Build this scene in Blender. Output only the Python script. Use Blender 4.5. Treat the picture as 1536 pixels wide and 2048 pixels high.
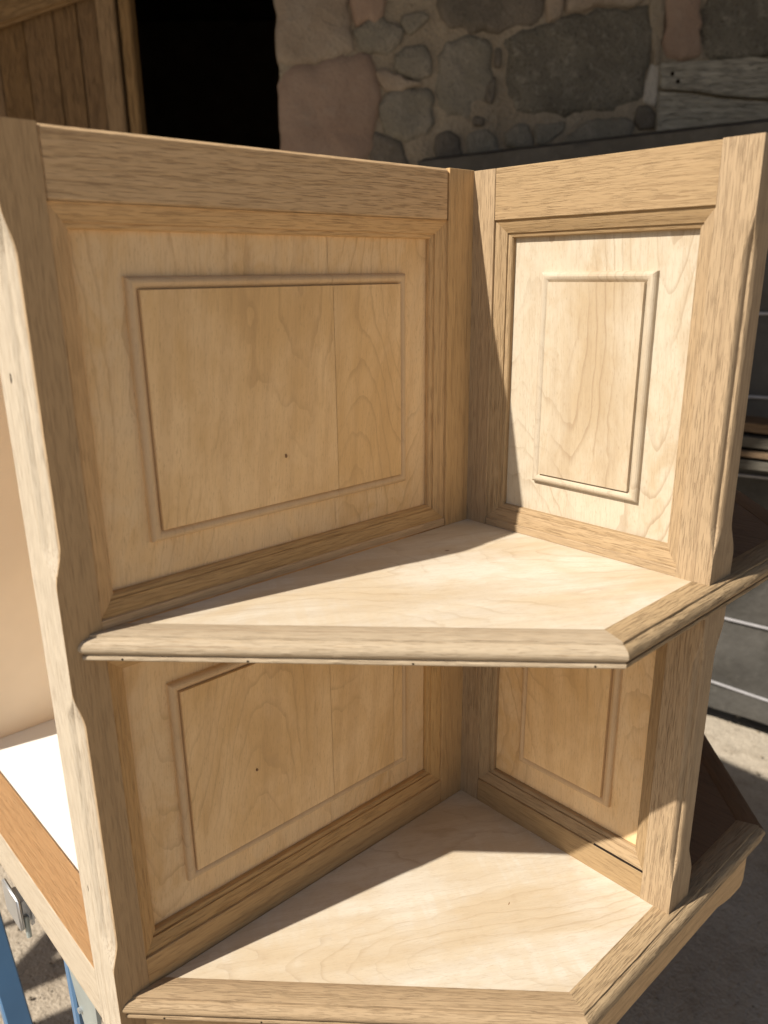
import bpy, bmesh, math, random
from mathutils import Vector, Matrix, noise
R = math.radians
random.seed(7)
for o in list(bpy.data.objects): bpy.data.objects.remove(o)
sc = bpy.context.scene
C = bpy.data.collections.new('scene'); sc.collection.children.link(C)

# ---------------------------------------------------------------- camera
cam = bpy.data.cameras.new('camera'); co = bpy.data.objects.new('camera', cam); C.objects.link(co)
CP = Vector((-0.51024, -0.44925, 0.49261))
yaw, pit, rol = -0.740832, -0.314069, -0.011282
f = Vector((-math.sin(yaw)*math.cos(pit), math.cos(yaw)*math.cos(pit), math.sin(pit)))
r = Vector((math.cos(yaw), math.sin(yaw), 0)); u = r.cross(f)
r2 = math.cos(rol)*r + math.sin(rol)*u; u2 = -math.sin(rol)*r + math.cos(rol)*u
co.matrix_world = Matrix(((r2.x, u2.x, -f.x, CP.x), (r2.y, u2.y, -f.y, CP.y), (r2.z, u2.z, -f.z, CP.z), (0, 0, 0, 1)))
cam.sensor_fit = 'VERTICAL'; cam.sensor_height = 36; cam.lens = 1588.51/2048*36
cam.shift_y = 38.07/2048; cam.clip_start = 0.02; cam.clip_end = 400
cam.dof.use_dof = True; cam.dof.focus_distance = 0.66; cam.dof.aperture_fstop = 7.5
sc.camera = co

# ---------------------------------------------------------------- light
AZ = R(-11.0); EL = R(43.5)                       # direction the sunlight travels (azimuth from +x), elevation
w = bpy.data.worlds.new('World'); sc.world = w; w.use_nodes = True
nt = w.node_tree; nt.nodes.clear()
sky = nt.nodes.new('ShaderNodeTexSky'); sky.sky_type = 'NISHITA'; sky.sun_disc = False
sky.sun_elevation = EL
tosun = Vector((-math.cos(EL)*math.cos(AZ), -math.cos(EL)*math.sin(AZ), math.sin(EL)))
sky.sun_rotation = math.atan2(tosun.x, tosun.y)
sky.air_density = 1.0; sky.dust_density = 2.0
bg = nt.nodes.new('ShaderNodeBackground'); bg.inputs['Strength'].default_value = 0.05
ow = nt.nodes.new('ShaderNodeOutputWorld')
nt.links.new(sky.outputs[0], bg.inputs[0]); nt.links.new(bg.outputs[0], ow.inputs[0])
sl = bpy.data.lights.new('sun', 'SUN'); so = bpy.data.objects.new('sun', sl); C.objects.link(so)
sl.energy = 4.6; sl.angle = R(0.6); sl.color = (1.0, 0.93, 0.82)
so.rotation_euler = (-tosun).to_track_quat('-Z', 'Y').to_euler(); so.location = tosun*8
sc.view_settings.view_transform = 'Standard'; sc.view_settings.look = 'None'
sc.view_settings.exposure = 0.55; sc.view_settings.gamma = 1.0

# ---------------------------------------------------------------- materials
def newmat(name, rough=.6, spec=.3):
    m = bpy.data.materials.new(name); m.use_nodes = True
    b = m.node_tree.nodes['Principled BSDF']
    b.inputs['Roughness'].default_value = rough; b.inputs['Specular IOR Level'].default_value = spec
    return m, m.node_tree, b
class N:
    def __init__(s, nt): s.nt = nt
    def n(s, t, **k):
        nd = s.nt.nodes.new(t)
        for a, v in k.items(): setattr(nd, a, v)
        return nd
    def l(s, a, b): s.nt.links.new(a, b)
    def vm(s, op, a, b):
        nd = s.n('ShaderNodeVectorMath', operation=op)
        s.l(a, nd.inputs[0])
        if isinstance(b, (tuple, list)): nd.inputs[1].default_value = b
        elif b is not None: s.l(b, nd.inputs[1])
        return nd.outputs['Value'] if op == 'LENGTH' else nd.outputs[0]
    def m(s, op, a, b=None, c=None, clamp=False):
        nd = s.n('ShaderNodeMath', operation=op); nd.use_clamp = clamp
        for i, x in enumerate((a, b, c)):
            if x is None: continue
            if isinstance(x, (int, float)): nd.inputs[i].default_value = x
            else: s.l(x, nd.inputs[i])
        return nd.outputs[0]
    def noise(s, vec, scale=1, detail=2, rough=.5, dist=0):
        nd = s.n('ShaderNodeTexNoise'); s.l(vec, nd.inputs['Vector'])
        nd.inputs['Scale'].default_value = scale; nd.inputs['Detail'].default_value = detail
        nd.inputs['Roughness'].default_value = rough; nd.inputs['Distortion'].default_value = dist
        return nd.outputs['Fac']
    def mr(s, v, a, b, c=0, d=1, smooth=True):
        nd = s.n('ShaderNodeMapRange'); nd.interpolation_type = 'SMOOTHSTEP' if smooth else 'LINEAR'
        s.l(v, nd.inputs['Value'])
        for i, x in zip((1, 2, 3, 4), (a, b, c, d)): nd.inputs[i].default_value = x
        return nd.outputs[0]
    def mix(s, fac, a, b, mode='MIX'):
        nd = s.n('ShaderNodeMix', data_type='RGBA', blend_type=mode)
        if isinstance(fac, (int, float)): nd.inputs[0].default_value = fac
        else: s.l(fac, nd.inputs[0])
        for i, x in ((6, a), (7, b)):
            if isinstance(x, tuple): nd.inputs[i].default_value = (*x, 1)
            else: s.l(x, nd.inputs[i])
        return nd.outputs[2]
    def bump(s, h, dist, strength=1.0, normal=None):
        nd = s.n('ShaderNodeBump'); nd.inputs['Distance'].default_value = dist
        nd.inputs['Strength'].default_value = strength; s.l(h, nd.inputs['Height'])
        if normal is not None: s.l(normal, nd.inputs['Normal'])
        return nd.outputs[0]
    def wood(s):                                  # solid wood coordinate: (along the grain, across, depth) in metres
        return s.n('ShaderNodeAttribute', attribute_name='wood').outputs['Vector']
    def obj(s):
        return s.n('ShaderNodeTexCoord').outputs['Object']
    def geo(s):
        return s.n('ShaderNodeNewGeometry').outputs['Position']

def oak(name, light, dark, pore, ring=.0046, porek=.75, relief=1.0, rough=.62, figure=.010, k=1.0, pale=None, ek=.15):
    """k scales the fine texture: 1 for the unit's oak, smaller for coarse outdoor timber"""
    m, nt, b = newmat(name, rough, .22); q = N(nt); P = q.wood()
    warp = q.noise(q.vm('MULTIPLY', P, (5, 26, 26)), 1, 2, .5)
    warp2 = q.noise(q.vm('MULTIPLY', P, (14*k, 110*k, 110*k)), 1, 2, .5)
    rad = q.vm('LENGTH', q.vm('MULTIPLY', P, (0, 1, 1)), None)
    rr = q.m('ADD', rad, q.m('ADD', q.m('MULTIPLY', warp, figure*2.2), q.m('MULTIPLY', warp2, .0026)))
    ph = q.m('FRACT', q.m('DIVIDE', rr, ring))
    early = q.m('MULTIPLY', q.mr(ph, .05, .6, 1, 0), q.mr(ph, .0, .05))       # porous early wood just outside each ring
    Pw = q.n('ShaderNodeCombineXYZ'); sp = q.n('ShaderNodeSeparateXYZ'); q.l(P, sp.inputs[0])
    wav = q.noise(q.vm('MULTIPLY', P, (26*k, 60*k, 60*k)), 1, 1, .5)
    q.l(sp.outputs[0], Pw.inputs[0]); q.l(q.m('ADD', sp.outputs[1], q.m('MULTIPLY', wav, .0009/k)), Pw.inputs[1])
    q.l(q.m('ADD', sp.outputs[2], q.m('MULTIPLY', wav, .0009/k)), Pw.inputs[2]); PW = Pw.outputs[0]
    fib = q.noise(q.vm('MULTIPLY', PW, (26*k, 1150*k, 1150*k)), 1, 3, .65)
    pn = q.noise(q.vm('MULTIPLY', PW, (55*k, 1800*k, 1800*k)), 1, 1, .5)
    po = q.mr(q.m('ADD', pn, q.m('MULTIPLY', early, .05)), .585, .68)
    pn2 = q.noise(q.vm('MULTIPLY', PW, (60*k, 2600*k, 2600*k)), 1, 1, .5)
    po2 = q.mr(pn2, .60, .72)
    blot = q.noise(q.vm('MULTIPLY', P, (6, 20, 20)), 1, 4, .6)
    strk = q.noise(q.vm('MULTIPLY', PW, (5, 480*k, 480*k)), 1, 3, .55)
    f1 = q.m('ADD', q.m('MULTIPLY', q.mr(blot, .2, .8, smooth=False), .45), q.m('MULTIPLY', q.mr(strk, .25, .75, smooth=False), .35))
    col = q.mix(q.m('ADD', f1, q.m('MULTIPLY', early, ek), clamp=True), light, dark)
    flk = q.noise(q.vm('MULTIPLY', PW, (60*k, 1150*k, 1150*k)), 1, 2, .5)
    if pale: col = q.mix(q.n('ShaderNodeAttribute', attribute_name='tone').outputs['Fac'], col, q.mix(q.m('MULTIPLY', f1, .8), pale[0], pale[1]))
    col = q.mix(q.m('MULTIPLY', q.mr(flk, .56, .70), .15), col, tuple(min(1, c*1.12) for c in light))
    col = q.mix(q.m('MULTIPLY', q.mr(fib, .5, .75), .20), col, pore)
    col = q.mix(q.m('MULTIPLY', po, porek*.62), col, pore)
    col = q.mix(q.m('MULTIPLY', po2, porek*.30), col, pore)
    run = q.noise(q.vm('MULTIPLY', PW, (1.6, 330*k, 330*k)), 1, 2, .6)
    col = q.mix(q.m('MULTIPLY', q.mr(run, .54, .66), .20), col, pore)
    hv = q.n('ShaderNodeHueSaturation'); oi = q.n('ShaderNodeObjectInfo').outputs['Random']
    q.l(q.m('MULTIPLY_ADD', oi, .13, .935), hv.inputs['Value']); q.l(q.m('MULTIPLY_ADD', oi, -.16, 1.08), hv.inputs['Saturation'])
    q.l(col, hv.inputs['Color']); col = hv.outputs[0]
    q.l(col, b.inputs['Base Color'])
    h = q.m('SUBTRACT', q.m('SUBTRACT', q.m('MULTIPLY', fib, .55), q.m('MULTIPLY', po, .5)), q.m('MULTIPLY', early, .12))
    h = q.m('SUBTRACT', h, q.m('MULTIPLY', po2, .35)); h = q.m('ADD', h, q.m('MULTIPLY', flk, .2))
    q.l(q.bump(h, .00036*relief/k, 1.0), b.inputs['Normal'])
    return m

def maple(name, light, mid, line, pale, lines=46, k=.5, amp=(2.2, 7, 7), curl=.0, mott=.5, beadk=0):
    m, nt, b = newmat(name, .5, .28); q = N(nt); P = q.wood()
    tone = q.n('ShaderNodeAttribute', attribute_name='tone').outputs['Fac']
    wv = q.noise(q.vm('MULTIPLY', P, (26, 60, 60)), 1, 2, .5)
    n0 = q.noise(q.vm('MULTIPLY', P, amp), 1, 1.0, .4)
    n1 = q.m('ADD', n0, q.m('MULTIPLY', wv, .030))
    ph = q.m('FRACT', q.m('MULTIPLY', n1, lines))
    ln = q.m('MULTIPLY', q.mr(ph, .35, .93), q.mr(ph, .95, 1.0, 1, 0)); ln = q.m('POWER', ln, 7.0)
    gate = q.mr(q.noise(q.vm('MULTIPLY', P, (8, 18, 18)), 1, 3, .6), .36, .66)
    blot = q.noise(q.vm('MULTIPLY', P, (8, 15, 15)), 1, 5, .6, .3)
    patch = q.noise(q.vm('MULTIPLY', P, (30, 50, 50)), 1, 5, .62, .8)
    fib = q.noise(q.vm('MULTIPLY', P, (70, 1100, 1100)), 1, 2, .6)
    fl2 = q.noise(q.vm('MULTIPLY', P, (240, 1500, 1500)), 1, 1, .5)
    strk = q.noise(q.vm('MULTIPLY', P, (3, 90, 90)), 1, 2, .5)
    base = q.mix(q.mr(blot, .36, .66), light, mid)
    base = q.mix(q.m('MULTIPLY', q.mr(patch, .44, .66), mott*.6), base, mid)
    base = q.mix(q.m('MULTIPLY', q.mr(strk, .4, .65), .16), base, line)
    col = q.mix(q.m('MULTIPLY', tone, q.m('ADD', .15, q.m('MULTIPLY', q.mr(patch, .35, .65), .6))), base, pale)
    col = q.mix(q.m('MULTIPLY', q.m('MULTIPLY', ln, gate), k), col, line)
    col = q.mix(q.m('MULTIPLY', q.mr(fib, .48, .72), .22), col, line)
    col = q.mix(q.m('MULTIPLY', q.mr(fl2, .60, .74), .32), col, line)
    cg = q.mr(q.noise(q.vm('MULTIPLY', P, (9, 9, 9)), 1, 1, .5), .45, .62)
    cw = q.noise(q.vm('MULTIPLY', P, (150, 16, 16)), 1, 1, .5)                     # curl figure, bands across the grain
    col = q.mix(q.m('MULTIPLY', q.m('MULTIPLY', q.mr(cw, .42, .60), cg), .06+curl), col, mid)
    if beadk:                                       # bead shadow and old finish painted into the small moulding
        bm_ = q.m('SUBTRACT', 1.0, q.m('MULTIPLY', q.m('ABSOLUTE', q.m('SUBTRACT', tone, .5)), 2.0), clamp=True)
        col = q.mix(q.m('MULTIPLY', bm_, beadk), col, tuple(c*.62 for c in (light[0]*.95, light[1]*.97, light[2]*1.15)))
    vor = q.n('ShaderNodeTexVoronoi'); q.l(q.vm('MULTIPLY', P, (11, 15, 15)), vor.inputs['Vector']); vor.inputs['Scale'].default_value = 1
    kn = q.mr(vor.outputs['Distance'], .010, .030, 1, 0); kh = q.mr(vor.outputs['Distance'], .02, .20, 1, 0)
    sep = q.n('ShaderNodeSeparateColor'); q.l(vor.outputs['Color'], sep.inputs[0]); rnd = q.m('GREATER_THAN', sep.outputs[0], .72)
    col = q.mix(q.m('MULTIPLY', q.m('MULTIPLY', kh, rnd), .22), col, line)
    col = q.mix(q.m('MULTIPLY', q.m('MULTIPLY', kn, rnd), .8), col, (.16, .08, .04))
    q.l(col, b.inputs['Base Color'])
    q.l(q.bump(q.m('ADD', q.m('MULTIPLY', fib, .8), q.m('MULTIPLY', ln, -.4)), .00012, 1), b.inputs['Normal'])
    return m

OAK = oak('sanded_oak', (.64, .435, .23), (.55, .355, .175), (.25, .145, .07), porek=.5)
OAKC = oak('cathedral_oak', (.64, .43, .225), (.55, .355, .17), (.22, .12, .055), porek=.75, ring=.0062, ek=.36)
OAKB = oak('sanded_oak_sunlit', (.405, .285, .165), (.35, .245, .135), (.17, .10, .05), relief=1.0, porek=.62)  # darker oak copy for sunlit parts, sun strength balanced in the colour
OAKF = oak('fluffy_sanded_oak', (.47, .31, .155), (.405, .26, .125), (.21, .125, .06), porek=.45, relief=.8, rough=.75, pale=((.48, .41, .315), (.43, .36, .265)))  # sanded end is paler; inner face also coloured darker and warmer for its shade
OAKM = oak('oak_moulding', (.64, .415, .20), (.54, .335, .145), (.22, .115, .05), ring=.006, porek=.5)
OAKG = oak('weathered_nosing_oak', (.46, .34, .21), (.40, .29, .17), (.17, .105, .06), relief=1.5, porek=.6, ring=.005)
OAKSH = oak('shaded_brown_oak', (.27, .175, .105), (.21, .13, .075), (.10, .06, .03), porek=.5)  # shade of the bay behind the right partition put into the colour
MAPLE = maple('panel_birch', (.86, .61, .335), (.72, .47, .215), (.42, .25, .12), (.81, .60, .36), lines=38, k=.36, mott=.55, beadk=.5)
MAPLEB = maple('sunlit_panel_birch', (.53, .455, .345), (.44, .34, .22), (.28, .195, .12), (.55, .495, .395), k=.55, lines=40, mott=.8, beadk=.08)  # sunlit copy of the panel birch, darkened in the colour against the sun
MAPLES = maple('shelf_birch', (.625, .575, .485), (.55, .45, .315), (.38, .28, .18), (.60, .52, .42), curl=.28, mott=.6, amp=(2.0, 6, 6), k=.42, lines=44)
ORNG = oak('old_varnished_oak', (.41, .26, .14), (.365, .215, .105), (.30, .17, .085), porek=.2, rough=.45)
def plain(name, col, rough=.6, spec=.3, var=.12, sc_=8, metal=0, bump=0.0, bsc=300):
    m, nt, b = newmat(name, rough, spec); q = N(nt); P = q.obj()
    n0 = q.noise(P, sc_, 4, .6)
    c = q.mix(q.mr(n0, .3, .7), tuple(x*(1-var) for x in col), tuple(min(1, x*(1+var)) for x in col))
    q.l(c, b.inputs['Base Color']); b.inputs['Metallic'].default_value = metal
    if bump: q.l(q.bump(q.noise(P, bsc, 3, .6), bump, 1), b.inputs['Normal'])
    return m
WHITE = plain('white_painted_board', (.74, .74, .715), .55, .3, .015, 20)
CREAM = plain('cream_painted_board', (.86, .77, .62), .5, .3, .05, 6)
BLUE = plain('blue_painted_steel', (.085, .18, .32), .35, .5, .06, 14)
GREYM = plain('grey_zinc_steel', (.42, .47, .46), .38, .5, .08, 20, .5)
CHROME = plain('chrome', (.58, .59, .60), .36, .5, .06, 20, .8)
KNOT = plain('brown_pin_knot', (.24, .14, .075), .8, .1)
HOLE = plain('nail_hole_dark', (.02, .014, .01), .9, .1)
ROPE = plain('white_strap', (.34, .33, .34), .6, .3, .08, 60)
DARKW = plain('dark_skid_timber', (.05, .04, .03), .9, .1, .3, 20)

def tarp_mat():
    m, nt, b = newmat('grey_tarpaulin', .7, .25); q = N(nt); P = q.obj()
    n = q.noise(P, 5, 5, .6); n2 = q.noise(P, 34, 4, .65)
    c = q.mix(q.mr(n, .3, .7), (.049, .0455, .040), (.082, .0765, .068))
    c = q.mix(q.m('MULTIPLY', q.mr(n2, .5, .75), .3), c, (.12, .112, .10))
    q.l(c, b.inputs['Base Color'])
    q.l(q.bump(n2, .004, 1), b.inputs['Normal']); return m
TARP = tarp_mat()

def ground_mat():
    m, nt, b = newmat('sandy_concrete', .9, .15); q = N(nt); P = q.geo()
    n = q.noise(P, 2.2, 5, .6); n2 = q.noise(P, 22, 5, .65); n3 = q.noise(P, 160, 3, .6); n4 = q.noise(P, 7, 4, .6, 1.5)
    c = q.mix(q.mr(n, .3, .7), (.39, .325, .25), (.46, .40, .32))
    c = q.mix(q.m('MULTIPLY', q.mr(n2, .45, .75), .5), c, (.25, .20, .145))
    c = q.mix(q.m('MULTIPLY', q.mr(n4, .60, .70), .45), c, (.50, .45, .37))
    c = q.mix(q.m('MULTIPLY', q.mr(n3, .55, .72), .35), c, (.60, .54, .45))
    c = q.mix(q.m('MULTIPLY', q.mr(n3, .28, .40, 1, 0), .5), c, (.15, .12, .09))
    q.l(c, b.inputs['Base Color'])
    h = q.m('ADD', q.m('MULTIPLY', n2, 1.0), q.m('MULTIPLY', n3, .35))
    q.l(q.bump(h, .010, 1), b.inputs['Normal']); return m
GROUND = ground_mat()

def stone_mat(name, a, c_, speck, sp=.4, bs=.004):
    m, nt, b = newmat(name, .88, .15); q = N(nt); P = q.obj()
    n = q.noise(P, 6, 5, .6); n2 = q.noise(P, 34, 5, .7); n3 = q.noise(P, 150, 2, .6)
    c = q.mix(q.mr(n, .32, .68), a, c_)
    c = q.mix(q.m('MULTIPLY', q.mr(n2, .5, .72), sp), c, speck)
    c = q.mix(q.m('MULTIPLY', q.mr(n3, .3, .45, 1, 0), sp), c, tuple(x*.4 for x in a))
    q.l(c, b.inputs['Base Color'])
    q.l(q.bump(q.m('ADD', n2, q.m('MULTIPLY', n3, .5)), bs*2.2, 1), b.inputs['Normal']); return m
SM = {'buff': stone_mat('buff_limestone', (0.300, 0.234, 0.175), (0.350, 0.288, 0.225), (0.384, 0.334, 0.276), .3),
      'pink': stone_mat('pinkish_sandstone', (0.284, 0.196, 0.146), (0.334, 0.242, 0.183), (0.376, 0.309, 0.251), .25, .002),
      'grey': stone_mat('grey_granite', (0.201, 0.180, 0.142), (0.276, 0.242, 0.196), (0.350, 0.318, 0.259), .5),
      'dark': stone_mat('dark_granite', (0.125, 0.109, 0.088), (0.193, 0.162, 0.130), (0.267, 0.234, 0.193), .4),
      'granite': stone_mat('coarse_granite', (0.159, 0.142, 0.113), (0.225, 0.201, 0.159), (0.350, 0.318, 0.259), .7, .006),
      'mortar': stone_mat('sandy_mortar', (0.309, 0.251, 0.183), (0.360, 0.300, 0.225), (0.418, 0.360, 0.276), .4, .006),
      'lime': stone_mat('pale_lime_plaster', (0.459, 0.418, 0.360), (0.517, 0.476, 0.418), (0.551, 0.517, 0.467), .3)}
WEATH = oak('weathered_grey_beam', (.60, .55, .45), (.42, .375, .295), (.09, .075, .055), ring=.02, porek=.7, relief=8, rough=.9, figure=.03, k=.35)
DOORW = oak('brown_door_planks', (.26, .16, .078), (.20, .118, .056), (.07, .038, .02), ring=.016, porek=.6, relief=4, rough=.75, figure=.02, k=.35)
DOORT = oak('warm_brown_door_frame', (.34, .215, .105), (.27, .165, .075), (.09, .05, .02), ring=.012, porek=.6, relief=3, rough=.7, figure=.02, k=.35)
PLANK = oak('loose_brown_plank', (.18, .12, .07), (.12, .08, .045), (.10, .06, .03), ring=.012, relief=3, rough=.8, k=.35)
PLANKG = oak('loose_grey_plank', (.11, .10, .08), (.08, .07, .055), (.07, .06, .045), ring=.012, relief=3, rough=.85, k=.35)
ROOFW = oak('roof_boards', (.22, .15, .09), (.13, .085, .05), (.05, .03, .02), ring=.02, relief=3, rough=.9, k=.35)
DARKR = plain('dark_interior_plaster', (.14, .105, .075), .95, .05)

# ---------------------------------------------------------------- object helpers
def tag(o, label=None, cat=None, group=None, kind=None):
    for k, v in (('label', label), ('category', cat), ('group', group), ('kind', kind)):
        if v: o[k] = v
    return o
def thing(name, loc, label, cat, group=None):
    o = bpy.data.objects.new(name, None); C.objects.link(o); o.location = loc; o.empty_display_size = .05
    return tag(o, label, cat, group)
def wpos(o):
    p = Vector(o.location)
    while o.parent: o = o.parent; p += o.location
    return p
def part(name, bm, mat, parent=None, grain=None, depth=None, smooth=None, label=None, off=None, tone=None):
    """bm is in world coordinates; grain = direction of the wood grain, depth = direction into the face."""
    bmesh.ops.recalc_face_normals(bm, faces=bm.faces[:])
    cs = [v.co for v in bm.verts]
    lo = Vector([min(c[i] for c in cs) for i in range(3)]); hi = Vector([max(c[i] for c in cs) for i in range(3)])
    mid = Vector(((lo.x+hi.x)/2, (lo.y+hi.y)/2, lo.z))
    W = None
    if grain is not None:
        g = Vector(grain).normalized(); d = Vector(depth); d = (d - g*d.dot(g)).normalized(); a = g.cross(d)
        if off is None: off = (random.uniform(-9, 9), random.choice((-1, 1))*random.uniform(.015, .07), random.choice((-1, 1))*random.uniform(.03, .10))
        W = [(c.dot(g)+off[0], (c-mid).dot(a)+off[1], (c-mid).dot(d)+off[2]) for c in cs]
    T = [tone(c.copy()) for c in cs] if tone else None
    for v in bm.verts: v.co -= mid
    me = bpy.data.meshes.new(name); bm.to_mesh(me); bm.free()
    me.materials.append(mat)
    if W:
        at = me.attributes.new('wood', 'FLOAT_VECTOR', 'POINT')
        at.data.foreach_set('vector', [x for t in W for x in t])
    if T:
        at = me.attributes.new('tone', 'FLOAT', 'POINT'); at.data.foreach_set('value', T)
    if smooth is not None:
        me.shade_smooth(); me.set_sharp_from_angle(angle=R(smooth))
    o = bpy.data.objects.new(name, me); C.objects.link(o)
    if parent: o.parent = parent; o.location = mid - wpos(parent)
    else: o.location = mid
    if label: o['label'] = label
    return o
def boxbm(x0, x1, y0, y1, z0, z1, bev=.0007, seg=1, M=None):
    bm = bmesh.new(); bmesh.ops.create_cube(bm, size=1)
    for v in bm.verts: v.co = Vector((x0+(v.co.x+.5)*(x1-x0), y0+(v.co.y+.5)*(y1-y0), z0+(v.co.z+.5)*(z1-z0)))
    if bev: bmesh.ops.bevel(bm, geom=bm.edges[:], offset=bev, segments=seg, affect='EDGES')
    if M is not None: bmesh.ops.transform(bm, matrix=M, verts=bm.verts[:])
    return bm
def prism(poly, z0, z1, bev=.0006):
    bm = bmesh.new(); f = bm.faces.new([bm.verts.new((p[0], p[1], z1)) for p in poly])
    e = bmesh.ops.extrude_face_region(bm, geom=[f])
    for v in e['geom']:
        if isinstance(v, bmesh.types.BMVert): v.co.z = z0
    if bev: bmesh.ops.bevel(bm, geom=bm.edges[:], offset=bev, segments=1, affect='EDGES')
    return bm
def loft(secs, closed=True, caps=True):
    """rings of points -> surface"""
    bm = bmesh.new(); V = [[bm.verts.new(p) for p in s] for s in secs]; n = len(secs[0])
    for a, b in zip(V, V[1:]):
        for i in range(n if closed else n-1):
            j = (i+1) % n
            try: bm.faces.new((a[i], a[j], b[j], b[i]))
            except ValueError: pass
    if caps and closed:
        bm.faces.new(V[0]); bm.faces.new(V[-1])
    bmesh.ops.remove_doubles(bm, verts=bm.verts[:], dist=1e-6)
    return bm
def tube(path, rad, n=12):
    secs = []
    for i, p in enumerate(path):
        a = Vector(path[max(0, i-1)]); b = Vector(path[min(len(path)-1, i+1)]); t = (b-a).normalized()
        s = t.cross(Vector((0, 0, 1))) if abs(t.z) < .95 else t.cross(Vector((1, 0, 0))); s.normalize(); q = t.cross(s)
        secs.append([Vector(p)+rad*(math.cos(2*math.pi*k/n)*s+math.sin(2*math.pi*k/n)*q) for k in range(n)])
    return loft(secs)
def bar(a, b, w, h, up=(0, 0, 1), bev=.0015):
    a = Vector(a); b = Vector(b); t = (b-a).normalized(); s = t.cross(Vector(up)).normalized(); q = s.cross(t)
    bm = boxbm(-w/2, w/2, -h/2, h/2, 0, (b-a).length, bev)
    M = Matrix(((s.x, q.x, t.x, a.x), (s.y, q.y, t.y, a.y), (s.z, q.z, t.z, a.z), (0, 0, 0, 1)))
    bmesh.ops.transform(bm, matrix=M, verts=bm.verts[:]); return bm

# ================================================================ the oak display unit
Z1, Z2 = .2837, .5675                              # upper shelf top, top of the partitions
TH = .0150                                         # shelf thickness
UNIT = thing('display_unit', (0.0, 0.05, -.062), 'bare sanded oak display unit with birch panels and two corner shelves, on the blue workbench', 'display unit')
XA, YB = -.36, -.2245                              # outer ends of the left and the right partition
def ramp(z, a, b, l=.028):
    def s(t): t = max(0, min(1, t)); return t*t*(3-2*t)
    return s((z-a)/l)*s((b-z)/l)
def cham(z, spans): return max(ramp(z, a, b) for a, b in spans)
SP_A = [(.026, .250), (.316, .530)]
SP_B = [(.026, .250), (.300, .528)]
def wob(z, k, amp): return (noise.noise(Vector((z*60, k*3.1, 0)))*.7+noise.noise(Vector((z*190, k*7.7, 4)))*.4)*amp
prof = [(0, 0), (.10, .0007), (.25, .0009), (.40, .0004), (.48, -.0005), (.54, -.0007), (.60, -.0002), (.72, .0007), (.86, .0007), (.95, .0001), (1, 0)]
def post_secs(kind, zs):
    secs = []
    for z in zs:
        if kind == 'A':
            c = cham(z, SP_A); p0 = Vector((XA+.0055*c, 0)); p1 = Vector((XA, .0205*c))
            tail = [(XA, .0008+.0205*c), (XA, .040), (-.336, .040), (-.336, 0)]; nrm = Vector((-1, -.26)).normalized()
        else:
            c = cham(z, SP_B); p0 = Vector((0, YB+.0058*c)); p1 = Vector((.0095*c, YB))
            tail = [(.0315-.0090*c, YB), (.0315, YB+.0055*c), (.0315, -.199), (0, -.199)]; nrm = Vector((-1, -.61)).normalized()
        ch = []
        for i, (t, h) in enumerate(prof):
            q = p0.lerp(p1, t) + nrm*(h*c) + nrm*wob(z, i, .00020)*c
            if kind == 'B' : q = p0.lerp(p1, t) + nrm*(h*c*.9) + nrm*wob(z, i, .00025)*c
            ch.append((q.x, q.y))
        secs.append([(x, y, z) for x, y in ch+tail])
    return secs
def zlist(a, b, st=.004):
    n = int((b-a)/st); return [a+(b-a)*i/n for i in range(n+1)]
def post(kind, zt, lab):
    bm = loft(post_secs(kind, zlist(-.048 if kind == 'A' else -.012, zt)))
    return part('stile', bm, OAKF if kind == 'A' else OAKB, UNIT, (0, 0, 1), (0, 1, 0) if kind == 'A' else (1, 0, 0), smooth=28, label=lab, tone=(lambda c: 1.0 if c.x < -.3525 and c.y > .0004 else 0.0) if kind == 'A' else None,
                off=(.3, .045, .06) if kind == 'A' else (1.7, .05, -.035))
post('A', Z2+.0007, 'left end stile with stopped moulded chamfer')
post('B', Z2+.0006, 'right end stile with stopped moulded chamfer')
part('stile', boxbm(-.0275, .0008, 0, .040, -.048, Z2+.0005, .0003), OAK, UNIT, (0, 0, 1), (0, 1, 0), label='inner stile of the left partition')
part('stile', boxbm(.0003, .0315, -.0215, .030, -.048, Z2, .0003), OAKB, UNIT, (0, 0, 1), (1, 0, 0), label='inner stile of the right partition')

# rails (A = left partition in the plane y = 0, B = right partition in the plane x = 0)
tiers = [(.0240, .2625), (.2900, .5303)]
for i, (zb, zt) in enumerate(tiers):
    nx = .5675 if i else Z1-TH
    for nm, z0, z1 in (('rail', zt, nx), ('rail', -.0155 if i == 0 else Z1, zb)):
        bm = boxbm(-.3361, -.0277, .0004, .0396, z0, z1, .0017 if z1 > .5 else .0005)
        bmesh.ops.subdivide_edges(bm, edges=[e for e in bm.edges if e.calc_length() > .2], cuts=30)
        part(nm, bm, OAKC if (i and z1 > .5) else OAK, UNIT, (1, 0, 0), (0, 1, .15), off=(.05, .004, .012) if (i and z1 > .5) else None,
             label='wide top rail with cathedral grain' if (i and z1 > .5) else None)
        part(nm, boxbm(.0005, .0310, -.1991, -.0217, z0, z1, .0005), OAKB, UNIT, (0, 1, 0), (1, 0, .1))

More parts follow.
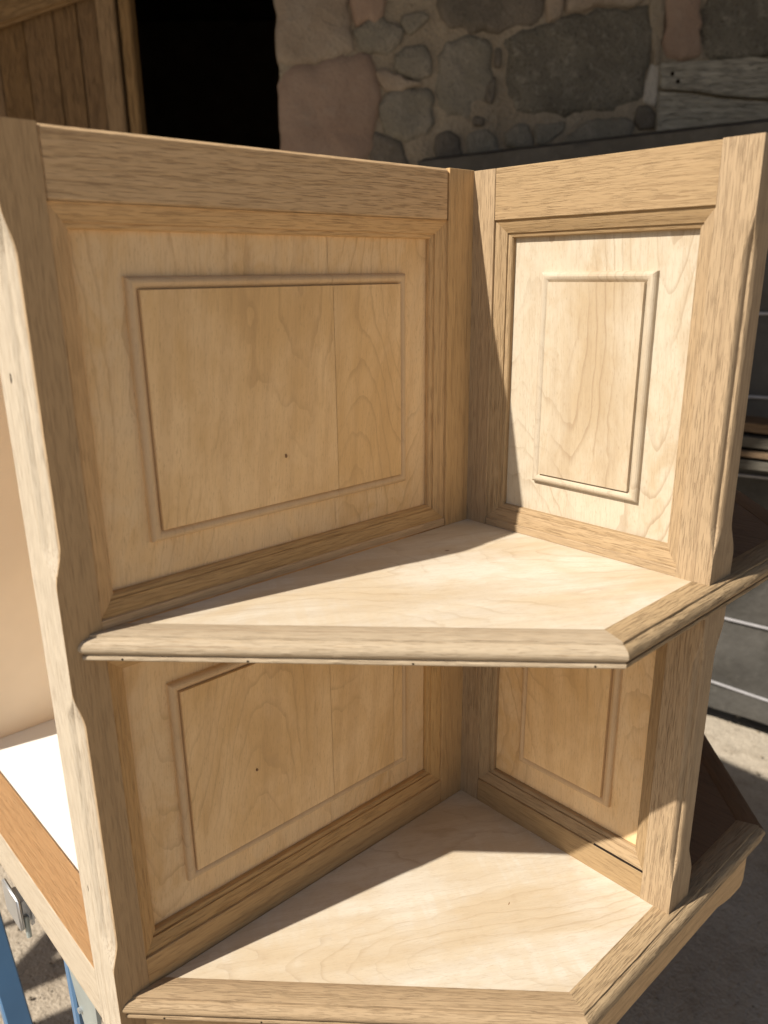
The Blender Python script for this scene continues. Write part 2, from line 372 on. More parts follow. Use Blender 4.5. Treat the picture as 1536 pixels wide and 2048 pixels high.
# frame mouldings round each panel: (distance in from the opening edge, depth below the stile face)
MP = [(-.0004, .0006), (-.0002, .0024), (.0012, .0025), (.0025, .0029), (.0045, .0036), (.0068, .0046), (.0084, .0056), (.0092, .0058),
      (.0093, .0072), (.0108, .0073), (.0122, .0080), (.0128, .0090), (.0129, .0136)]
def P3(kind, u, z, d): return (-u, d, z) if kind == 'A' else (d, -u, z)
def mould(kind, u0, u1, z0, z1):
    C4 = [((u0, z0), (1, 1)), ((u1, z0), (-1, 1)), ((u1, z1), (-1, -1)), ((u0, z1), (1, -1))]
    for k in range(4):
        (a, da), (b, db) = C4[k], C4[(k+1) % 4]
        secs = []
        n = 40
        for s in range(n+1):
            t = s/n; ring = []
            for i, (w_, d) in enumerate(MP):
                ua, za = a[0]+da[0]*w_, a[1]+da[1]*w_; ub, zb = b[0]+db[0]*w_, b[1]+db[1]*w_
                dd = d + noise.noise(Vector((t*22+k*9, i*2.3, u0*50)))*.00012
                ring.append(P3(kind, ua+(ub-ua)*t, za+(zb-za)*t, dd))
            secs.append(ring)
        bm = loft(secs, closed=False)
        g = (0, 0, 1) if k % 2 else ((1, 0, 0) if kind == 'A' else (0, 1, 0))
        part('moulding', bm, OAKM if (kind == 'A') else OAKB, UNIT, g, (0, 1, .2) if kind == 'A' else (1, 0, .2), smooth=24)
# fielded panels
FP_ = [(0, .0124), (.0003, .0098), (.0010, .0086), (.0021, .0078), (.0034, .0075), (.0048, .0078), (.0061, .0086), (.0071, .0097), (.0075, .0100), (.0077, .0070)]
BD = .0124                                          # depth of the flat border of a panel
def panel(kind, u0, u1, z0, z1, fu0, fu1, fz0, fz1, seams, mat, offs):
    rings = []
    def rect(a, b, c, d, dep):
        pts = []
        for (p, q), (r_, s) in (((a, c), (b, c)), ((b, c), (b, d)), ((b, d), (a, d)), ((a, d), (a, c))):
            for i in range(12):
                t = i/12; pts.append(P3(kind, p+(r_-p)*t, q+(s-q)*t, dep))
        return pts
    rings.append(rect(u0, u1, z0, z1, .024)); rings.append(rect(u0, u1, z0, z1, BD))
    for w_, d in FP_: rings.append(rect(fu0+w_, fu1-w_, fz0+w_, fz1-w_, d))
    bm = loft(rings)
    g = .00014
    cuts = [u0-.01]+seams+[u1+.01]
    for j in range(len(cuts)-1):
        b2 = bm.copy()
        for val, sgn in ((cuts[j]+g, -1), (cuts[j+1]-g, 1)):
            no = Vector(P3(kind, 1, 0, 0))*sgn; cop = Vector(P3(kind, val, 0, 0))
            bmesh.ops.bisect_plane(b2, geom=b2.verts[:]+b2.edges[:]+b2.faces[:], plane_co=cop, plane_no=no, clear_outer=True)
        if b2.verts:
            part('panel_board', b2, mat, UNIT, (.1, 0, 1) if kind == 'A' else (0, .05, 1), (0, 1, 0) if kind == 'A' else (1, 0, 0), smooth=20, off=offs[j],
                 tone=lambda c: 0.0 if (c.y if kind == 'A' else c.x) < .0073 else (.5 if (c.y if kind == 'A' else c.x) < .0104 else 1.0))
    bm.free()
for i, (zb, zt) in enumerate(tiers):
    mould('A', .0277, .3359, zb, zt); mould('B', .0216, .1989, zb, zt)
    fz = ((.0605, .2258), (.3285, .4923))[i]
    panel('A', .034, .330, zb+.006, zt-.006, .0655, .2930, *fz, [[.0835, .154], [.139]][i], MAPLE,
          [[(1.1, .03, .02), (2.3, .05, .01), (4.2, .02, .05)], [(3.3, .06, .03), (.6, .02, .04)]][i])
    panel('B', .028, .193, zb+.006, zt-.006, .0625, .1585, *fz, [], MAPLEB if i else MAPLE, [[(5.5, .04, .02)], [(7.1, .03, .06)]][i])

# shelves
def offset_pts(V, o):
    """offset the polyline V0(on y=0) V1 V2 V3(on y=0) outwards by o"""
    segs = []
    for a, b in zip(V, V[1:]):
        a = Vector(a); b = Vector(b); t = (b-a).normalized(); n = Vector((t.y, -t.x)); segs.append((a+n*o, t))
    def inter(p, t, q, s):
        d = t.x*s.y-t.y*s.x; k = ((q.x-p.x)*s.y-(q.y-p.y)*s.x)/d; return p+t*k
    out = [inter(*segs[0], Vector((0, -.0003)), Vector((1, 0)))]
    for a, b in zip(segs, segs[1:]): out.append(inter(*a, *b))
    out.append(inter(*segs[-1], Vector((0, -.0003)), Vector((1, 0))))
    return out
NP = [(-.0178, -.0155), (-.0178, -.0012), (-.0178, .0003), (-.0174, .0005), (-.0012, .0005), (-.0002, .0003), (.0000, -.0014), (.0012, -.0016), (.0030, -.0022), (.0046, -.0036),
      (.0056, -.0056), (.0058, -.0072), (.0053, -.0090), (.0042, -.0103), (.0030, -.0109), (.0028, -.0119), (.0040, -.0122), (.0043, -.0131), (.0043, -.0143), (.0036, -.0151), (-.0010, -.0157)]
def edge_mouldings(V, z, mats, worn):
    pts = [offset_pts(V, o) for o, _ in NP]
    for e in range(3):
        L = (Vector(V[e+1])-Vector(V[e])).length; n = int(L/.0025); secs = []
        for s in range(n+1):
            t = s/n; ring = []
            for i, (o, dz) in enumerate(NP):
                p = pts[i][e].lerp(pts[i][e+1], t); k = 1 if 5 <= i <= 19 else 0
                nn = noise.noise(Vector((t*L*120+e*50, i*.9, z*40)))*.00030*worn*k + noise.noise(Vector((t*L*30+e*50, i*.5, z*40)))*.00025*k
                ring.append((p.x, p.y-nn, z+dz+nn*.6))
            secs.append(ring)
        t = (Vector(V[e+1])-Vector(V[e])).normalized()
        m = part('edge_moulding', loft(secs), mats[e], UNIT, (t.x, t.y, .0), (-.2, .2, 1), smooth=30, tone=lambda c: .8)
        if e == 0:
            tt = (.076, .312, .617, .945) if z > .1 else (.085, .30, .60, .9)
            for k in tt:
                a = pts[17][0].lerp(pts[17][1], k); n_ = Vector((-t.y, t.x))*-1
                c = Vector((a.x, a.y, z-.0136)); d = Vector((t.y, -t.x, 0))
                bmh = tube([c-d*.003, c+d*.00015], .0007, 10)
                part('nail_hole', bmh, HOLE, m)
def shelf(V, z, tag_):
    inn = offset_pts(V, -.0175)
    poly = [(inn[0].x, -.0004), (inn[1].x, inn[1].y), (inn[2].x, inn[2].y), (inn[3].x, -.0004)]
    def cut(side, x):
        b_ = prism(poly, z-TH, z, .0002)
        r_ = bmesh.ops.bisect_plane(b_, geom=b_.verts[:]+b_.edges[:]+b_.faces[:], plane_co=(x, 0, 0), plane_no=(side, 0, 0), clear_outer=True)
        bmesh.ops.holes_fill(b_, edges=b_.edges[:]); return b_
    part('shelf_board', cut(-1, .0170), OAKSH, UNIT, (0, 1, 0), (0, 0, 1), label='shelf board coloured darker for the shade of the bay behind the right partition')
    bm = cut(1, .0165)
    o = part('shelf_board', bm, MAPLES, UNIT, (.85, -.5, 0), (0, 0, 1), label=tag_, off=(2.2, .03, .05) if z > .1 else (6.4, .05, .02))
VU = [(-.3452, 0), (-.1203, -.2308), (.1606, -.2275), (.388, 0)]
VL = [(-.3502, 0), (-.1257, -.2299), (.1606, -.2275), (.388, 0)]
shelf(VU, Z1, 'upper pale birch shelf board'); shelf(VL, 0, 'lower pale birch shelf board')
edge_mouldings(VU, Z1, (OAKF, OAKG, OAKSH), 1.3); edge_mouldings(VL, 0, (OAKB, OAKG, OAKSH), 1.0)
# apron boards under the lower shelf, the front one ending in a shallow bracket foot
ap = offset_pts(VL, -.0055); ai = offset_pts(VL, -.0175)
def apron(a0, a1, i0, i1, feet):
    t = (a1-a0); L = t.length; secs = []; n = 80
    for s in range(n+1):
        k = s/n; d = min((1-k), k if feet > 1 else 9)*L
        h = .0610 + .0075*(1-max(0, min(1, (d-.020)/.034))**1.4 if d < .054 else 0)
        if d < .004: h -= .006*(1-d/.004)
        p = a0.lerp(a1, k); q = i0.lerp(i1, k)
        secs.append([(p.x, p.y, -.0158), (p.x, p.y, -h), (q.x, q.y, -h), (q.x, q.y, -.0158)])
    return loft(secs)
for e, ft in ((0, 1), (1, 2), (2, 1)):
    t = (ap[e+1]-ap[e]).normalized()
    part('apron', apron(ap[e], ap[e+1], ai[e], ai[e+1], ft), OAK, UNIT, (t.x, t.y, 0), (t.y, -t.x, 0), label=('', 'front apron with bracket feet', '')[e] or None)
part('rear_partition', boxbm(-.0355, -.001, .0405, .555, -.048, Z2), OAK, UNIT, (0, 0, 1), (1, 0, 0))
# far half: partition behind the right-hand bay, base, left bay with cream back and white floor
part('partition_board', boxbm(.0325, .372, .001, .039, -.048, Z2-.001), OAK, UNIT, (0, 0, 1), (0, 1, 0))
part('stile', boxbm(.372, .396, 0, .040, -.048, Z2), OAK, UNIT, (0, 0, 1), (0, 1, 0))
part('rail', boxbm(XA+.0002, -.327, .0402, .47, -.0475, -.0002, .0008), OAKF, UNIT, (0, 1, 0), (1, 0, .1), tone=lambda c: 1.0, label='pale sanded side rail below the white board')
part('sill_strip', boxbm(XA+.0006, -.3272, .0404, .4695, -.0001, .0010, .0002), ORNG, UNIT, (0, 1, 0), (0, 0, 1), label='orange varnished strip on top of the side rail')
part('bay_floor_board', boxbm(-.3268, -.036, .0404, .4195, -.02, -.0010, .0005), WHITE, UNIT, label='white painted floor of the left bay')
part('bay_back_board', boxbm(-.44, -.036, .420, .436, -.02, .545, .001), CREAM, UNIT, label='cream painted back of the left bay')
part('base_board', prism([(-.35, .41), (-.35, .05), (-.345, .002), (-.128, -.212), (.15, -.208), (.36, -.004), (.20, .05), (.0, .41)], -.0615, -.0485, .0005), OAK, UNIT, (1, 0, 0), (0, 0, 1))

# ================================================================ setting
FL = -.70
def ground():
    bm = bmesh.new(); n = 150; S = 3.2
    vs = {}
    xs = [-60, -25, -10, -5] + [-2.4+5.6*i/n for i in range(n+1)] + [5, 10, 25, 60]
    ys = [-60, -25, -10, -5] + [-2.2+5.6*i/n for i in range(n+1)] + [5, 10, 25, 60]
    for i, x in enumerate(xs):
        for j, y in enumerate(ys):
            p = Vector((x, y, 0)); z = noise.noise(p*1.3)*.010+noise.noise(p*6)*.005+noise.noise(p*21)*.0025
            if abs(x) > 4 or abs(y) > 4: z = 0
            vs[i, j] = bm.verts.new((x, y, FL+z-.006))
    for i in range(len(xs)-1):
        for j in range(len(ys)-1): bm.faces.new((vs[i, j], vs[i+1, j], vs[i+1, j+1], vs[i, j+1]))
    o = part('ground', bm, GROUND, smooth=60); tag(o, 'sandy grey yard floor, sunlit at the left and in shade at the right', 'ground', kind='structure')
ground()
def pebbles():
    bm = bmesh.new(); rnd = random.Random(3)
    for k in range(1500):
        if rnd.random() < .5: x, y = rnd.uniform(-.7, .35), rnd.uniform(.3, 1.5)
        else: x, y = rnd.uniform(.3, 1.6), rnd.uniform(-.6, 1.0)
        s = rnd.uniform(.0012, .0045)*(2 if rnd.random() < .06 else 1)
        M = Matrix.Translation((x, y, FL+.000)) @ Matrix.Rotation(rnd.uniform(0, 6), 4, 'Z') @ Matrix.Diagonal((s*rnd.uniform(.7, 1.5), s, s*.6, 1))
        bmesh.ops.create_icosphere(bm, subdivisions=1, radius=1, matrix=M)
    o = part('gravel', bm, SM['mortar'], smooth=60); tag(o, 'loose grit and small chips scattered on the yard floor', 'gravel', kind='stuff')
pebbles()

# wall frame: s runs to the right along the wall, d towards the yard, origin below the camera axis
Fh = Vector((.675, .738, 0)).normalized(); Rh = Vector((Fh.y, -Fh.x, 0))
W0 = Vector((CP.x, CP.y, 0))+Fh*2.6
def WP(s, d, z): return W0+Rh*s-Fh*d+Vector((0, 0, z))
def wallbox(s0, s1, d0, d1, z0, z1, bev=.002):
    M = Matrix(((Rh.x, -Fh.x, 0, W0.x), (Rh.y, -Fh.y, 0, W0.y), (0, 0, 1, 0), (0, 0, 0, 1)))
    return boxbm(s0, s1, d0, d1, z0, z1, bev, 1, M)
STONES = [('buff',[(-0.281,1.338),(-0.091,1.336),(-0.081,1.228),(-0.077,1.154),(-0.074,1.093),(-0.155,1.076),(-0.257,1.067),(-0.295,1.075)]),('pink',[(-0.295,1.052),(-0.199,1.069),(-0.097,1.086),(-0.022,1.083),(-0.003,1.039),(0.005,0.974),(-0.013,0.908),(-0.032,0.841),(-0.047,0.676),(-0.312,0.678)]),('pink',[(-0.069,1.324),(0.014,1.323),(0.016,1.193),(-0.017,1.166),(-0.064,1.169)]),('grey',[(-0.063,1.154),(-0.012,1.172),(0.022,1.183),(0.056,1.157),(0.07,1.117),(0.025,1.097),(-0.018,1.095),(-0.059,1.106)]),('grey',[(0.073,1.192),(0.119,1.196),(0.146,1.186),(0.122,1.154),(0.087,1.137),(0.059,1.167)]),('grey',[(0.047,1.087),(0.07,1.11),(0.128,1.114),(0.151,1.078),(0.147,1.035),(0.108,1.023),(0.061,1.038),(0.044,1.062)]),('buff',[(-0.003,1.042),(0.021,1.052),(0.055,1.036),(0.078,1.023),(0.134,1.015),(0.076,1.0),(0.024,0.997),(0.003,1.016)]),('grey',[(0.02,0.985),(0.061,1.0),(0.148,1.004),(0.159,0.966),(0.158,0.92),(0.143,0.877),(0.078,0.867),(0.031,0.884),(0.005,0.922),(0.005,0.958)]),('dark',[(-0.014,0.892),(0.028,0.871),(0.069,0.865),(0.078,0.8),(0.06,0.703),(-0.024,0.704),(-0.026,0.828)]),('grey',[(0.177,1.086),(0.199,1.121),(0.248,1.131),(0.3,1.123),(0.323,1.1),(0.328,1.036),(0.321,0.991),(0.296,0.952),(0.252,0.922),(0.196,0.928),(0.172,0.966),(0.171,1.037)]),('dark',[(0.168,1.334),(0.464,1.331),(0.468,1.198),(0.453,1.159),(0.39,1.149),(0.29,1.148),(0.212,1.156),(0.173,1.174)]),('dark',[(0.335,1.103),(0.352,1.102),(0.352,1.051),(0.333,1.054)]),('dark',[(0.312,1.008),(0.337,1.029),(0.336,0.984),(0.328,0.958),(0.307,0.961)]),('granite',[(0.371,1.134),(0.433,1.151),(0.518,1.17),(0.599,1.189),(0.658,1.194),(0.708,1.191),(0.765,1.21),(0.782,1.145),(0.785,1.082),(0.767,1.031),(0.76,0.973),(0.707,0.949),(0.619,0.939),(0.502,0.935),(0.416,0.941),(0.388,0.983),(0.371,1.048)]),('buff',[(0.531,1.33),(0.746,1.328),(0.766,1.229),(0.706,1.203),(0.615,1.206),(0.545,1.19),(0.529,1.222)]),('buff',[(0.48,1.295),(0.513,1.295),(0.525,1.185),(0.481,1.168),(0.479,1.21)]),('pink',[(0.825,1.292),(0.902,1.303),(0.914,1.218),(0.914,1.144),(0.925,1.083),(0.87,1.073),(0.821,1.069),(0.816,1.132),(0.823,1.194)]),('granite',[(0.929,1.208),(0.927,1.326),(1.178,1.324),(1.346,1.322),(1.388,1.084),(1.072,1.072),(0.964,1.067),(0.936,1.078),(0.925,1.144)]),('mortar',[(0.77,1.215),(0.8,1.231),(0.815,1.195),(0.805,1.145),(0.81,1.067),(0.793,1.062),(0.783,1.133)]),('lime',[(0.773,0.966),(0.779,1.025),(0.788,1.057),(0.808,1.055),(0.812,1.018),(0.811,0.942),(0.788,0.956)]),('dark',[(0.76,0.948),(0.783,0.951),(0.808,0.937),(0.81,0.884),(0.771,0.884),(0.754,0.914)]),('grey',[(0.601,0.905),(0.65,0.924),(0.721,0.92),(0.751,0.906),(0.746,0.866),(0.656,0.834),(0.539,0.795),(0.525,0.841)]),('grey',[(0.459,0.904),(0.553,0.913),(0.543,0.887),(0.489,0.85),(0.462,0.855)]),('grey',[(0.374,0.883),(0.406,0.907),(0.445,0.901),(0.456,0.847),(0.403,0.837),(0.373,0.851)]),('dark',[(0.167,0.88),(0.205,0.894),(0.235,0.876),(0.245,0.832),(0.217,0.784),(0.168,0.799)]),('dark',[(0.279,0.924),(0.311,0.924),(0.306,0.903),(0.276,0.905)]),('grey',[(0.262,0.879),(0.319,0.889),(0.351,0.871),(0.356,0.81),(0.3,0.797),(0.263,0.818)])]
def pip(p, poly):
    c = False; n = len(poly)
    for i in range(n):
        a, b = poly[i], poly[(i+1) % n]
        if (a[1] > p[1]) != (b[1] > p[1]) and p[0] < (b[0]-a[0])*(p[1]-a[1])/(b[1]-a[1])+a[0]: c = not c
    return c
WALL = thing('stone_wall', WP(.9, 0, FL), 'old rubble stone wall of buff, pink and grey stones in sandy mortar, right of the dark doorway', 'wall')
def mortar_bed(s0, s1, z0, z1):
    bm = bmesh.new(); st = .016; ns = int((s1-s0)/st); nz = int((z1-z0)/st); V = {}
    for i in range(ns+1):
        for j in range(nz+1):
            s = s0+(s1-s0)*i/ns; z = z0+(z1-z0)*j/nz
            h = noise.noise(Vector((s*9, z*9, 0)))*.010+noise.noise(Vector((s*34, z*34, 5)))*.006
            V[i, j] = bm.verts.new(WP(s, -.001+h, z))
    for i in range(ns):
        for j in range(nz): bm.faces.new((V[i, j], V[i+1, j], V[i+1, j+1], V[i, j+1]))
    # reveal at the doorway side, and the body of the wall
    return bm
part('mortar', mortar_bed(-.288, 3.2, FL, 2.4), SM['mortar'], WALL, smooth=60)
part('wall_core', wallbox(-.284, 3.2, -.55, -.022, FL, 2.4), SM['mortar'], WALL)
def stone(poly, mat, k, thick=.05, proud=.013):
    # resample and soften the outline, then dome it
    pts = [Vector(p) for p in poly]
    for _ in range(2):
        q = []
        for a, b in zip(pts, pts[1:]+pts[:1]):
            q += [a.lerp(b, .14), a.lerp(b, .86)]
        pts = q
    rs = []
    for a, b in zip(pts, pts[1:]+pts[:1]):
        m = max(1, int((b-a).length/.018))
        for i in range(m): rs.append(a.lerp(b, i/m))
    pts = rs; c = sum(pts, Vector((0, 0)))/len(pts)
    pts = [p+(p-c).normalized()*(.012 if (c-pts[0]).length > .05 else .006)*(.6+noise.noise(Vector((p.x*30, p.y*30, k*1.7)))*1.6) for p in pts]
    size = min(.16, max((p-c).length for p in pts))
    if k in (0, 1): pts = [Vector((max(p.x, -.296), p.y)) for p in pts]
    rings = []
    for t, h in ((0, -thick), (0, -.006), (.05, proud*.35), (.14, proud*.8), (.3, proud), (.5, proud*1.05), (.7, proud*1.1), (.87, proud*1.1)):
        ring = []
        for p in pts:
            q = p.lerp(c, t); nn = noise.noise(Vector((q.x*14, q.y*14, k*3.3)))*.010+noise.noise(Vector((q.x*45, q.y*45, k)))*.0035
            e = noise.noise(Vector((p.x*40, p.y*40, k)))*.004 if t < .06 else 0
            if size < .05: nn *= .4
            q = q+(q-c).normalized()*e if (q-c).length > .001 else q
            ring.append(WP(q.x, h+(nn if t > .04 else 0), q.y))
        rings.append(ring)
    bm = loft(rings)
    return part('stone', bm, SM[mat], WALL, smooth=50)
for k, (m, poly) in enumerate(STONES): stone(poly, m, k, proud=.010 if m in ('mortar', 'lime') else (.018 if m in ('granite', 'pink', 'buff') else .013))
# beyond the frame the courses go on
rnd = random.Random(11)
allp = [p for _, p in STONES]
def course_fill(s0, s1, z0, z1):
    z = z0; k = 60
    while z < z1-.05:
        h = min(rnd.uniform(.13, .26), z1-z); s = s0
        while s < s1-.05:
            wd = min(rnd.uniform(.16, .46), s1-s); g = .014
            a, b, c, d = s+g, s+wd-g, z+g, z+h-g
            j = lambda: rnd.uniform(-.02, .02)
            poly = [(a+j(), c+j()), ((a+b)/2, c+j()*.6), (b+j(), c+j()), (b+j()*.6, (c+d)/2), (b+j(), d+j()), ((a+b)/2+j(), d+j()*.6), (a+j(), d+j()), (a+j()*.6, (c+d)/2)]
            if s0 < -.2: poly = [(max(-.284, p[0]), p[1]) for p in poly]
            stone(poly, rnd.choice(['grey', 'granite', 'buff', 'dark', 'pink', 'grey']), k); k += 1
            s += wd
        z += h
course_fill(-.29, 3.1, 1.34, 2.2); course_fill(1.42, 3.1, .80, 1.34); course_fill(-.29, .0, FL, .66); course_fill(0.0, 3.1, .2, .66)
# two weathered timbers built into the wall
BM1 = [(0.805, 1.056), (0.958, 1.061), (1.072, 1.069), (1.125, 1.064), (1.39, 1.074), (1.411, 0.957), (1.14, 0.962), (0.998, 0.972), (0.908, 0.985), (0.813, 0.991)]
BM2 = [(0.809, 0.984), (0.909, 0.977), (0.998, 0.963), (1.14, 0.953), (1.412, 0.947), (1.427, 0.82), (0.817, 0.83)]
def beam(poly, d0, d1, off):
    bm = bmesh.new(); f = bm.faces.new([bm.verts.new(WP(s, d1, z)) for s, z in poly])
    e = bmesh.ops.extrude_face_region(bm, geom=[f])
    for v in e['geom']:
        if isinstance(v, bmesh.types.BMVert): v.co += Fh*(d1-d0)
    bmesh.ops.bevel(bm, geom=bm.edges[:], offset=.004, segments=2, affect='EDGES')
    bmesh.ops.triangulate(bm, faces=[f for f in bm.faces if len(f.verts) > 4])
    return bm
part('timber', beam(BM1, -.12, .030, 0), WEATH, WALL, tuple(Rh), tuple(Fh), label='upper grey weathered timber with a long crack below', off=(.4, .05, .07))
part('timber', beam(BM2, -.12, .024, 0), WEATH, WALL, tuple(Rh), tuple(Fh), label='lower grey weathered timber', off=(3.1, -.06, .05))
for s, z in ((.842, 1.027), (.86, 1.008)):
    part('bolt_hole', tube([WP(s, .028, z), WP(s, .0312, z)], .006, 12), HOLE, WALL)

# wall left of the doorway, lintel, dark room behind
part('wall_panel', wallbox(-4.2, -1.42, -.55, -.03, FL, 2.4), SM['mortar'], WALL, label='plain stretch of wall left of the door')
part('lintel', wallbox(-1.42, -.284, -.55, -.02, 1.75, 2.4), WEATH, WALL, tuple(Rh), tuple(Fh))
ROOM = thing('barn_room', WP(-.8, -2.5, FL), 'unlit room seen as black through the doorway', 'room')
part('room_floor', wallbox(-3.4, 2.4, -4.6, -.56, FL-.03, FL+.02), DARKR, ROOM)
part('room_back_wall', wallbox(-3.4, 2.4, -4.75, -4.6, FL, 2.4), DARKR, ROOM)
part('room_side_wall', wallbox(-3.55, -3.4, -4.6, -.56, FL, 2.4), DARKR, ROOM)
part('room_side_wall', wallbox(2.4, 2.55, -4.6, -.56, FL, 2.4), DARKR, ROOM)
part('room_ceiling', wallbox(-3.55, 2.55, -4.75, -.2, 2.4, 2.5), DARKR, ROOM)

# the brown plank door standing in the left of the opening
DOOR = thing('plank_door', WP(-1.06, 0, FL), 'brown vertical-plank barn door with a sloping brace, left of the black doorway', 'door')
DX = [-1.40, -1.322, -1.242, -1.163, -1.091, -1.009, -.922, -.853, -.796]
for i, (a, b) in enumerate(zip(DX, DX[1:])):
    part('plank', wallbox(a+.0005, b-.0005-(.002 if i == 6 else 0), -.018+.004*(i % 2), .006+.002*((i*7) % 3)/2, FL+.03, 1.74, .003), DOORW, DOOR, (0, 0, 1), tuple(Fh))
part('door_stile', wallbox(-.795, -.742, -.02, .020, FL+.03, 1.74, .004), DOORT, DOOR, (0, 0, 1), tuple(Fh))
part('door_edge_strip', wallbox(-.734, -.700, -.05, .012, FL+.03, 1.74, .005), DOORT, DOOR, (0, 0, 1), tuple(Fh))
def brace():
    poly = [(-1.42, 1.063), (-.797, 1.238), (-.797, 1.42), (-1.42, 1.245)]
    bm = bmesh.new(); f = bm.faces.new([bm.verts.new(WP(s, .034, z)) for s, z in poly]); e = bmesh.ops.extrude_face_region(bm, geom=[f])
    for v in e['geom']:
        if isinstance(v, bmesh.types.BMVert): v.co += Fh*.022
    bmesh.ops.bevel(bm, geom=bm.edges[:], offset=.008, segments=2, affect='EDGES'); return bm
part('brace', brace(), DOORT, DOOR, tuple(Rh*.96+Vector((0, 0, .27))), tuple(Fh))

# unseen lean-to roof, added over the doorway side to shade wall, door and stack
ROOF = thing('shade_roof', WP(0, .9, 2.2), 'unseen boarded roof added above the yard corner to shade the stone wall', 'roof')
for i in range(15):
    d = -.1+2.2*i/15
    part('roof_board', wallbox(-3.0, 3.6, d+.002, d+2.2/15-.002, 2.22+.0*i, 2.245, .002), ROOFW, ROOF, tuple(Rh), (0, 0, 1))
for i in range(8):
    s = -2.9+.9*i; part('rafter', wallbox(s, s+.08, -.02, 2.05, 2.10, 2.218, .004), ROOFW, ROOF, tuple(Fh), tuple(Rh))

# dark grey tarpaulin-wrapped stack along the right, tied with thin white straps
TD = Vector((-.15, .989, 0)).normalized(); TN = Vector((-TD.y, TD.x, 0))      # TN points to the yard
T0 = Vector((1.437, .36, 0))
def TPt(t, d, z): return T0+TD*t+TN*d+Vector((0, 0, z))
STACK = thing('tarpaulin_stack', TPt(0, -.2, FL), 'tall stack wrapped in dark grey tarpaulin with thin white straps, behind the unit', 'covered stack')
TT = .80
def tarp():
    nt_, nz = 120, 90; secs = []
    for i in range(nt_+1):
        t = -2.0+3.0*i/nt_; ring = []
        for j in range(nz+1):
            z = FL+.055+(TT-FL-.055)*j/nz
            h = noise.noise(Vector((t*3, z*3, 0)))*.016+noise.noise(Vector((t*10, z*8, 3)))*.007+noise.noise(Vector((t*28, z*22, 7)))*.003
            k = (z-.394)/.1927; k = abs(k-round(k))*.1927; h += .006*min(1, k/.05)-.004
            sag = .012*noise.noise(Vector((t*4, 0, 9))) if j == 0 else 0
            ring.append(TPt(t, h, z+sag))
        ring.append(TPt(t, -.03, TT+.012)); ring.append(TPt(t, -.62, TT+.012)); ring.append(TPt(t, -.65, FL+.06))
        secs.append(ring)
    return loft(secs, closed=False)
part('tarpaulin', tarp(), TARP, STACK, smooth=70)
for k in range(7):
    z = .394+.1927*(1-k)
    if z > TT-.02: continue
    path = [TPt(-2.0+3.0*i/60, .0045+noise.noise(Vector(((-2+3*i/60)*3, z*3, 0)))*.016, z+noise.noise(Vector((i*.13, k, 0)))*.004) for i in range(61)]
    part('strap', tube(path, .0035, 8), ROPE, STACK)
for k in range(4): part('skid', bar(TPt(-2+.9*k, -.03, FL+.03), TPt(-2+.9*k, -.62, FL+.03), .10, .058), DARKW, STACK)

# loose boards on a sawhorse between the unit and the stack
Q0 = Vector((1.27, .30, 0))
def QP(t, d, z): return Q0+TD*t+TN*d+Vector((0, 0, z))
SAW = []
for t in (-.75, .42):
    SH = thing('sawhorse', QP(t, 0, FL), 'wooden sawhorse, out of sight beyond the right edge, carrying loose boards' if t < 0 else 'wooden sawhorse behind the unit carrying the far ends of loose boards', 'sawhorse')
    part('beam', bar(QP(t, -.14, .055), QP(t, .16, .055), .045, .05), PLANK, SH, tuple(TN), (0, 0, 1))
    for dd in (-.09, .11):
        for s in (-1, 1): part('leg', bar(QP(t, dd, .03), QP(t+s*.16, dd, FL+.003), .035, .025), PLANK, SH, (0, 0, 1), tuple(TN))
zz = .081
for i, (h, wd, m, lab) in enumerate(((.020, .10, PLANKG, 'thin grey board at the bottom of the pile behind the unit'), (.012, .12, PLANK, 'thin brown board second in the pile behind the unit'),
        (.022, .11, PLANKG, 'grey board in the middle of the pile behind the unit'), (.020, .09, PLANK, 'brown board on top of the pile behind the unit'))):
    gap = .010
    o = part('loose_board', bar(QP(-1.1+.05*i, .03+.012*i, zz+h/2), QP(.62-.07*i, .03-.010*i, zz+h/2+.002*i), wd, h), m, None, tuple(TD), (0, 0, 1))
    tag(o, lab, 'board', 'loose boards piled behind the unit'); zz += h+.0065

# ================================================================ blue workbench carrying the unit
TR = thing('trestle', (-1.2, .98, FL), 'wooden trestle added out of view at the left, to throw bar shadows on the ground', 'trestle')  # unseen, added so its posts and brace cast shadows into view
for y_, w_ in ((1.150, .016), (.990, .045), (.865, .050)): part('post', boxbm(-1.2-w_/2, -1.2+w_/2, y_-w_/2, y_+w_/2, FL, .35, .003), PLANK, TR, (0, 0, 1), (1, 0, 0))
part('top_beam', boxbm(-1.25, -1.15, .80, 1.2, .35, .40, .003), PLANK, TR, (0, 1, 0), (0, 0, 1))
part('brace', bar((-1.2, .99, .20), (-1.2, 1.11, .345), .03, .05, (1, 0, 0)), PLANK, TR, (0, 1, 1), (1, 0, 0))
BENCH = thing('workbench', (0, .1, FL), 'folding workbench with blue steel legs and grey zinc brackets under the display unit', 'workbench')
for y0, y1 in ((-.165, .085), (.11, .40)):
    part('bench_top_board', boxbm(-.335, (.22 if y0 < 0 else .10), y0, y1, -.0905, -.0700, .002), PLANK, BENCH, (1, 0, 0), (0, 0, 1))
for x in (-.30, .30): part('cross_bar', boxbm(x-.02, x+.02, -.15, .40 if x < 0 else .02, -.110, -.0915, .002), GREYM, BENCH)
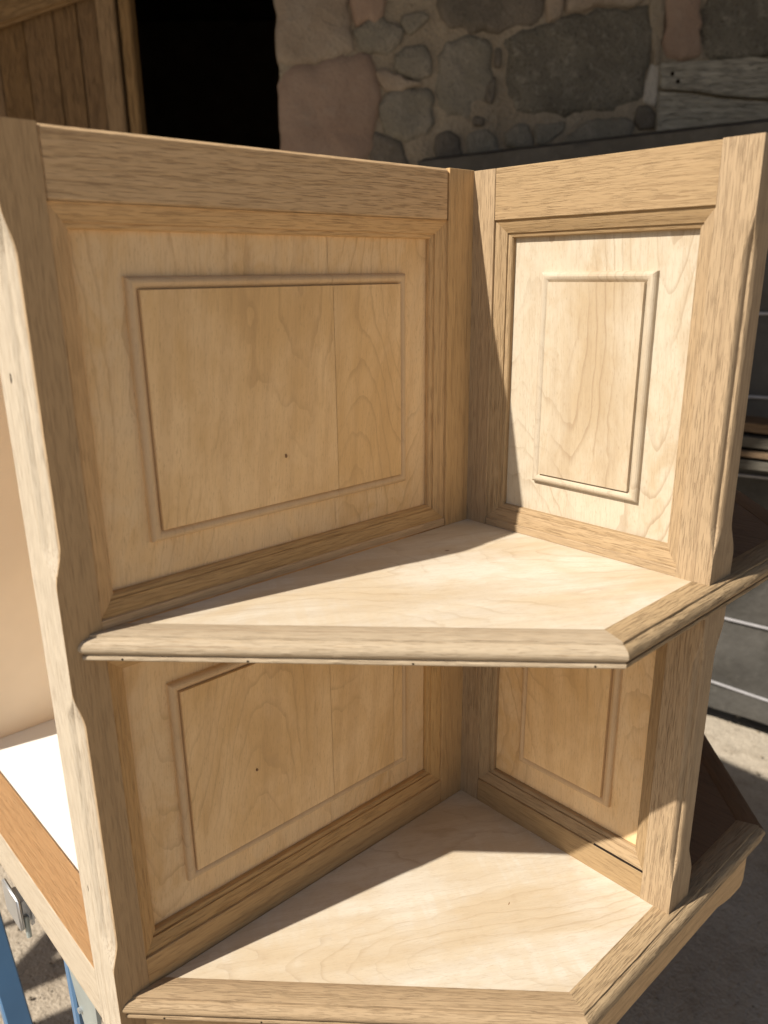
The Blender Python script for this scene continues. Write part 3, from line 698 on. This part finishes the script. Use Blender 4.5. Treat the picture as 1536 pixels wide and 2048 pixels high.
for x, lb in ((-.353, 1), (.353, 0)):
    sx = 1 if x < 0 else -1
    part('leg', boxbm(min(x-.004*sx, x+.022*sx), max(x-.004*sx, x+.014*sx), .116, .128, FL+.004, -.050, .002), BLUE, BENCH)
    part('leg', bar((x, .492, -.052), (x, .212, FL+.01), .018, .026, (1, 0, 0)), BLUE, BENCH)
    part('leg', bar((x, -.04, -.11), (x, .30, FL+.01), .022, .026, (1, 0, 0)), BLUE, BENCH)
    bx = x-.006*sx
    part('bracket', loft([[(bx+dx, .108, -.0495), (bx+dx, .099, -.078), (bx+dx, .087, -.104), (bx+dx, .085, -.20), (bx+dx, .060, -.20), (bx+dx, .056, -.0495)] for dx in (0, .003)]), GREYM, BENCH)
    part('rivet', tube([(x-.0085*sx, .0925, -.082), (x-.006*sx, .0925, -.082)], .0026, 10), CHROME, BENCH)
for z in (-.30, -.58): part('foot_rail', boxbm(-.352, .352, .20, .222, z, z+.018, .002), BLUE, BENCH)
# chrome swivel lock on the side
part('clamp_plate', boxbm(-.3600, -.3475, .211, .250, -.088, -.0505, .007, 4), CHROME, BENCH, smooth=50, label='chrome clamp block showing below the side rail')
part('clamp_plate', boxbm(-.3655, -.3618, .212, .254, -.086, -.0490, .0018, 3), CHROME, BENCH, smooth=50)
part('clamp_pin', tube([(-.3585, .217, -.074), (-.3595, .213, -.094)], .0024, 10), GREYM, BENCH)
# small marks in the wood
def mark(name, p, n, rx, ry, up):
    n = Vector(n); up = Vector(up); sd = n.cross(up).normalized(); p = Vector(p)
    ring = lambda k, d: [p+n*d+up*ry*k*math.cos(a)+sd*rx*k*math.sin(a)*(1+.25*math.sin(3*a)) for a in [2*math.pi*i/14 for i in range(14)]]
    part(name, loft([ring(1, -.0008), ring(1, .00008), ring(.5, .00012)]), KNOT if 'knot' in name else HOLE, UNIT)
mark('pin_knot', (-.1869, .0062, .3695), (0, -1, 0), .0007, .0014, (0, .0, 1))
mark('pin_knot', (-.2288, .0062, .1291), (0, -1, 0), .0008, .0011, (0, 0, 1))
mark('pin_knot', (-.0832, -.1290, .0), (0, 0, 1), .0004, .0016, (1, .4, 0))
mark('nail_hole', (-.36, .0229, .4387), (-1, 0, 0), .0011, .0030, (0, 0, 1))
mark('nail_hole', (-.36, .0260, .0855), (-1, 0, 0), .0005, .0028, (0, 0, 1))
part('open_joint', bar((.0016, -.152, .0246), (.0016, -.1988, .0246), .0014, .0011, bev=0), HOLE, UNIT)
